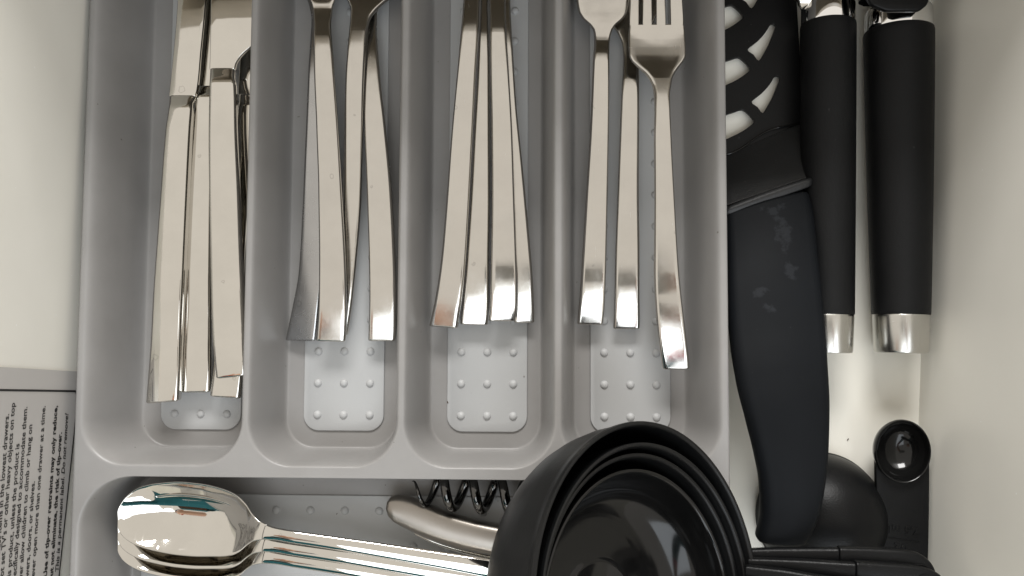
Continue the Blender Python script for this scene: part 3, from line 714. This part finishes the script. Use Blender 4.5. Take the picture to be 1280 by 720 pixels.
# (photo handle outline, z)
cups = [
 (.0755, .052, .050, 0.0, 'largest black measuring cup holding three smaller ones'),
 (.0710, .046, .047, .0045, 'second largest black measuring cup nested inside the largest'),
 (.0678, .039, .045, .0085, 'third black measuring cup nested around the smallest'),
 (.0642, .030, .044, .0125, 'smallest black measuring cup with glossy inside, innermost of the nest')]
offs = [(0,0),(8,14),(9,18),(11,28)]
hands = [
 ([(934,687,934,706,.040),(960,686,960,706,.042),(1000,685.5,1000,708,.045),(1049,685.5,1049,711,.048)], [(1049.5,684.5,1049.5,712,.0488),(1085,685.5,1085,716,.0495),(1125,687.5,1122,722,.050),(1146,691,1138,728,.050),(1160,699,1150,733,.050),(1168,709,1160,738,.050),(1171,720,1166,738,.050),(1171,729,1169,737,.050)]),
 ([(935,698,935,716,.046),(970,699,970,718,.049),(1020,701,1020,724,.053),(1070,704,1069,731,.056)], [(1070.5,702.5,1070,732,.0568),(1110,705,1108,738,.057),(1145,708,1142,745,.057),(1162,712,1157,750,.057),(1176,719,1168,753,.057),(1182,729,1178,753,.057),(1183,738,1182,750,.057)]),
 ([(932,707,930,726,.052),(970,711,968,734,.056),(1020,719,1017,745,.060),(1070,727,1066,756,.062)], [(1070.5,726,1066.5,757,.063),(1120,735,1116,768,.063),(1150,741,1144,774,.063),(1168,750,1160,776,.063),(1176,762,1172,775,.063)]),
 ([(928,722,924,744,.056),(960,730,955,754,.060),(1010,742,1004,770,.064),(1050,752,1043,782,.066)], [(1050.5,751,1043.5,783,.067),(1100,763,1092,797,.067),(1130,772,1121,804,.067),(1146,784,1138,805,.067)]),
]
for (R, d, Rb, s, lb), (h1, h2), of in zip(cups, hands, offs):
    c = empty('measuring_cup', lb, 'measuring cup', CG)
    R, d, Rb, s = R*.925, d*.925, Rb*.925, s*.925
    h1 = [(*q[:4], q[4]+.018) for q in h1]; h2 = [(*q[:4], q[4]+.018) for q in h2]
    m = frame(C0 - nx_*s + P(825+of[0], 745+of[1], .112) - C0, nx_)
    lathe('cup_wall', cup_profile(R, d, Rb), M_gloss if s > .011 else M_blackcup, m, c, seg=128, angle=60)
    loft('handle', [(a,b,e,f,z,.005,0,0) for a,b,e,f,z in h1], M_blackpl, c, r=.0018, crown=.0006, rows=24, endbev=.0004)
    loft('grip_pad', [(a,b,e,f,z,.006,0,0) for a,b,e,f,z in h2], M_blackpl, c, r=.0018, crown=.0008, rows=40, endbev=.0006)
    hc = P((h2[-3][0]+h2[-4][2])/2 - 9, (h2[-3][1]+h2[-4][3])/2 - 2, h2[-3][4]+.0006)
    pts = [hc + Vector((math.cos(a)*.0048, math.sin(a)*.0048, 0)) for a in np.linspace(0, 2*PI, 33)[:-1]]
    tube('hanging_hole_rim', pts, .0006, M_blackpl, c, seg=8, closed=True)
    pts2 = lathe('hole_dark_disc', [(0,.0003),(.0044,.0003)], M_ink, Matrix.Translation(hc), c, seg=24)  # flat black disc on the grip stands in for the hole's shade

# ------------------------------------------------------------------ round scoop behind and measuring spoon
sc = empty('round_scoop', 'black round-bottomed scoop lying upside down under the turner handle', 'scoop')
cc = P(1025, 645, .004)
R = .0335
prof = [(0,.0355)] + [(R*math.sin(q), .0035 + .032*math.cos(q)) for q in np.linspace(.08, PI/2, 22)] + [(R+.0006,.0025),(R+.0004,.0008),(R-.0014,.0006),(R-.0014,.003)] + [((R-.002)*math.sin(q), .0035+.030*math.cos(q)) for q in np.linspace(PI/2, .08, 14)] + [(0,.0333)]
lathe('bowl', prof, M_blackpl, Matrix.Translation((cc.x, cc.y, .001)), sc, seg=96, angle=60)
loft('handle', [(1010,716,1048,716,.006,.003,0,0),(1008,760,1046,760,.006,.003,0,0),(1004,840,1044,840,.006,.003,0,0)], M_blackpl, sc, r=.001, rows=12)

ms = empty('measuring_spoon', 'small black measuring spoon marked 7.5 mL against the right drawer side', 'measuring spoon')
el = [(1128.5+32*math.cos(q), 564+36.5*math.sin(q)) for q in np.linspace(0,2*PI,49)[:-1]]
curve_plate('handle', [(1095,564),(1095.3,590),(1097,640),(1098,690),(1101,740),(1106,790),(1113,806),(1130,812),(1147,806),(1156,790),(1159,740),(1160.5,690),(1161.5,640),(1162,590),(1161.7,570),(1157,545),(1145,532),(1128,528),(1112,532),(1100,546)], [el], .0200, .003, M_blackpl, ms, .0004)
oc = P(1128.5, 564, .0225)
sxr, syr = 33.5*.000425, 38*.000425
bprof = [(0,-.0125)] + [(math.sin(q)*.94, -.0125*math.cos(q)) for q in np.linspace(.15, PI/2, 14)] + [(.955,.0006),(.985,.0008),(1.0,.0002),(1.0,-.0015)] + [(math.sin(q)*.995, -.0145*math.cos(q)-.0002) for q in np.linspace(PI/2, .15, 14)] + [(0,-.0147)]
lathe('bowl', bprof, M_gloss, Matrix.Translation(oc) @ Matrix.Rotation(math.radians(-4),4,'Z'), ms, seg=64, sx=sxr, sy=syr, angle=60)
def emboss(txt, px, py, size, z, parent):
    cu = bpy.data.curves.new('embossed_text','FONT'); cu.body = txt; cu.size = size; cu.align_x = 'CENTER'; cu.align_y = 'CENTER'; cu.extrude = .0003; cu.bevel_depth = .00008
    p = P(px, py, z-.0001); m = Matrix.Translation(p) @ Matrix.Rotation(PI - math.radians(6), 4, 'Z')
    text_obj('embossed_text', cu, M_blackpl, m, parent, 'raised text: ' + txt)
emboss('7.5 mL', 1128, 662, .0062, .0202, ms)
emboss('1/2', 1127, 684.5, .0062, .0202, ms)
a = P(1110,671.5,.0203); b = P(1149,677.5,.0203)
tube('raised_line', [a,b], .00022, M_blackpl, ms, seg=6)

# ------------------------------------------------------------------ the photographer, seen only mirrored in steel and gloss
M_skin = plastic('skin', (.42, .25, .17), (.46, .28, .20), .5, 0)
M_teal = plastic('teal_cotton', (.010, .075, .092), (.014, .095, .115), .8, .0006, 900, .2)
M_navy = plastic('navy_denim', (.008, .012, .035), (.014, .02, .05), .8, .0006, 900, .2)
M_red = plastic('red_cotton', (.45, .010, .025), (.52, .014, .03), .8, .0004, 900, .2)
M_hair = plastic('dark_brown_hair', (.018, .011, .007), (.03, .018, .011), .55, .002, 300, .3)
pe = empty('person', 'person in a teal top leaning in with a phone, seen only mirrored in the steel', 'person')
V_, E_, R_s = [], [], []
def jn(p, r, par=None):
    V_.append(p); R_s.append(r)
    if par is not None: E_.append((par, len(V_)-1))
    return len(V_)-1
OX = -.42
pel = jn((OX,-.58,-.06), .14); wa = jn((OX,-.57,.12), .125, pel); chs = jn((OX,-.52,.36), .145, wa); nb = jn((OX,-.43,.55), .07, chs); nk = jn((OX+.01,-.39,.61), .055, nb)
for sx_ in (-1, 1):
    sh = jn((OX+sx_*.17,-.49,.50), .062, chs)
    if sx_ < 0:
        el_ = jn((OX-.22,-.52,.24), .045, sh); wr = jn((OX-.21,-.44,.02), .028, el_); pm = jn((OX-.20,-.425,-.03), .026, wr); kn = jn((OX-.20,-.42,-.07), .028, pm)
        for q, (dy, ln) in enumerate(((-.028,.050),(-.010,.060),(.010,.056),(.028,.044))):
            f1 = jn((OX-.20,-.42+dy,-.095), .0095, kn); f2 = jn((OX-.195,-.42+dy,-.095-ln*.5), .0085, f1); f3 = jn((OX-.185,-.42+dy,-.095-ln), .0075, f2)
        t1 = jn((OX-.19,-.39,-.05), .012, pm); t2 = jn((OX-.185,-.375,-.075), .0095, t1)
        hp = jn((OX+sx_*.09,-.58,-.16), .095, pel); kne = jn((OX+sx_*.10,-.55,-.50), .062, hp); an = jn((OX+sx_*.10,-.59,-.84), .042, kne); toe = jn((OX+sx_*.11,-.45,-.875), .036, an)
        continue
    el_ = jn((.02,-.42,.38), .045, sh); wr = jn((.215,-.17,.445), .028, el_)
    pm = jn((.19,-.115,.452), .026, wr)
    kn = jn((.175,-.075,.453), .030, pm)
    for q, (dy, ln) in enumerate(((-.030,.050),(-.010,.060),(.010,.056),(.028,.044))):
        f1 = jn((.165,-.055+dy,.462), .0095, kn); f2 = jn((.165-ln*.5,-.045+dy,.4665), .0085, f1); f3 = jn((.165-ln,-.040+dy,.4650), .0075, f2)
    t1 = jn((.165,-.095,.446), .012, pm); t2 = jn((.140,-.070,.440), .0095, t1); t3 = jn((.122,-.052,.4385), .0085, t2)
    hp = jn((OX+sx_*.09,-.66,-.16), .095, pel); kne = jn((OX+sx_*.10,-.63,-.50), .062, hp); an = jn((OX+sx_*.10,-.67,-.84), .042, kne); toe = jn((OX+sx_*.11,-.53,-.875), .036, an)
me = bpy.data.meshes.new('body'); me.from_pydata(V_, E_, []); bo = bpy.data.objects.new('body', me); COL.objects.link(bo)
md = bo.modifiers.new('skin', 'SKIN')
for k_, sv in enumerate(me.skin_vertices[0].data): sv.radius = (R_s[k_], R_s[k_]*(.78 if k_ in (pel, wa, chs) else 1)); sv.use_root = (k_ == pel)
m2 = bo.modifiers.new('sub', 'SUBSURF'); m2.levels = 2; m2.render_levels = 2
dg = bpy.context.evaluated_depsgraph_get(); me2 = bpy.data.meshes.new_from_object(bo.evaluated_get(dg)); bpy.data.objects.remove(bo)
me2.materials.clear()
for m_ in (M_skin, M_teal, M_navy, M_red): me2.materials.append(m_)
for pl in me2.polygons:
    c = pl.center; pl.use_smooth = True
    pl.material_index = 0 if (c.z < .0 and c.x < OX-.17 and c.y > -.47) else 2 if c.z < .0 else 0 if (c.y > -.21 or (c.z > .565 and abs(c.x-OX) < .09)) else 3 if c.y > -.235 else 1
bo = bpy.data.objects.new('body', me2); COL.objects.link(bo); bo.parent = pe
HX = Vector((OX+.02, -.33, .715))
def ell(name, c, r, mat, par, seg=24):
    bm = bmesh.new(); bmesh.ops.create_uvsphere(bm, u_segments=seg, v_segments=seg//2, radius=1)
    for vt in bm.verts: vt.co = Vector((c[0]+vt.co.x*r[0], c[1]+vt.co.y*r[1], c[2]+vt.co.z*r[2]))
    return from_bm(name, bm, mat, par, 80)
ell('head', HX, (.075,.092,.112), M_skin, pe, 32)
ell('hair', HX + Vector((0,-.022,.028)), (.083,.092,.108), M_hair, pe, 32)
ell('nose', HX + Vector((0,.095,-.018)), (.012,.018,.020), M_skin, pe, 16)
ell('mouth', HX + Vector((0,.083,-.055)), (.024,.008,.007), M_red, pe, 16)
for sx_ in (-1,1):
    ell('eye', HX + Vector((sx_*.030,.081,.004)), (.012,.008,.008), M_navy, pe, 16); ell('ear', HX + Vector((sx_*.076,-.005,-.008)), (.010,.018,.030), M_skin, pe, 16)
ph = empty('phone', 'grey phone held level above the drawer, seen only mirrored in the steel', 'phone')
box('phone_case', (-.014,-.060,.4475), (.138,.012,.4545), plastic('silver_grey_case', (.36,.36,.35), (.38,.38,.37), .4, 0), ph, .003, 4)
box('screen', (-.010,-.056,.4547), (.134,.008,.4555), M_gloss, ph, .0004, 1)

# ------------------------------------------------------------------ crumbs
bm = bmesh.new(); rc = random.Random(11)
spots = [(590,565),(655,470),(345,560),(150,520),(420,640),(300,575),(520,560),(700,585),(235,575),(560,500),(1060,548),(870,560),(130,420),(355,655)]
for (px, py) in spots:
    lv = FLOOR + .0004 if 100 < px < 905 else .0003
    if (px, py) in ((300,575),(700,585)): lv = .040
    if (px, py) in ((150,520),(130,420),(345,560),(870,560)): continue
    c = P(px + rc.uniform(-4,4), py + rc.uniform(-4,4), lv + (.0009 if (px,py) in ((655,470),(420,640),(560,500)) else 0))
    L_ = rc.uniform(.0003,.0008); a_ = rc.uniform(0, PI)
    m = Matrix.Translation(c) @ Matrix.Rotation(a_, 4, 'Z') @ Matrix.Diagonal((L_*1.6, L_*.6, L_*.5, 1))
    bmesh.ops.create_icosphere(bm, subdivisions=1, radius=1, matrix=m)
tag(from_bm('crumbs', bm, plastic('brown_crumb', (.05,.035,.025), (.12,.085,.05), .8, 0), None), 'tiny dark crumbs scattered on the tray and the drawer bottom', kind='stuff')
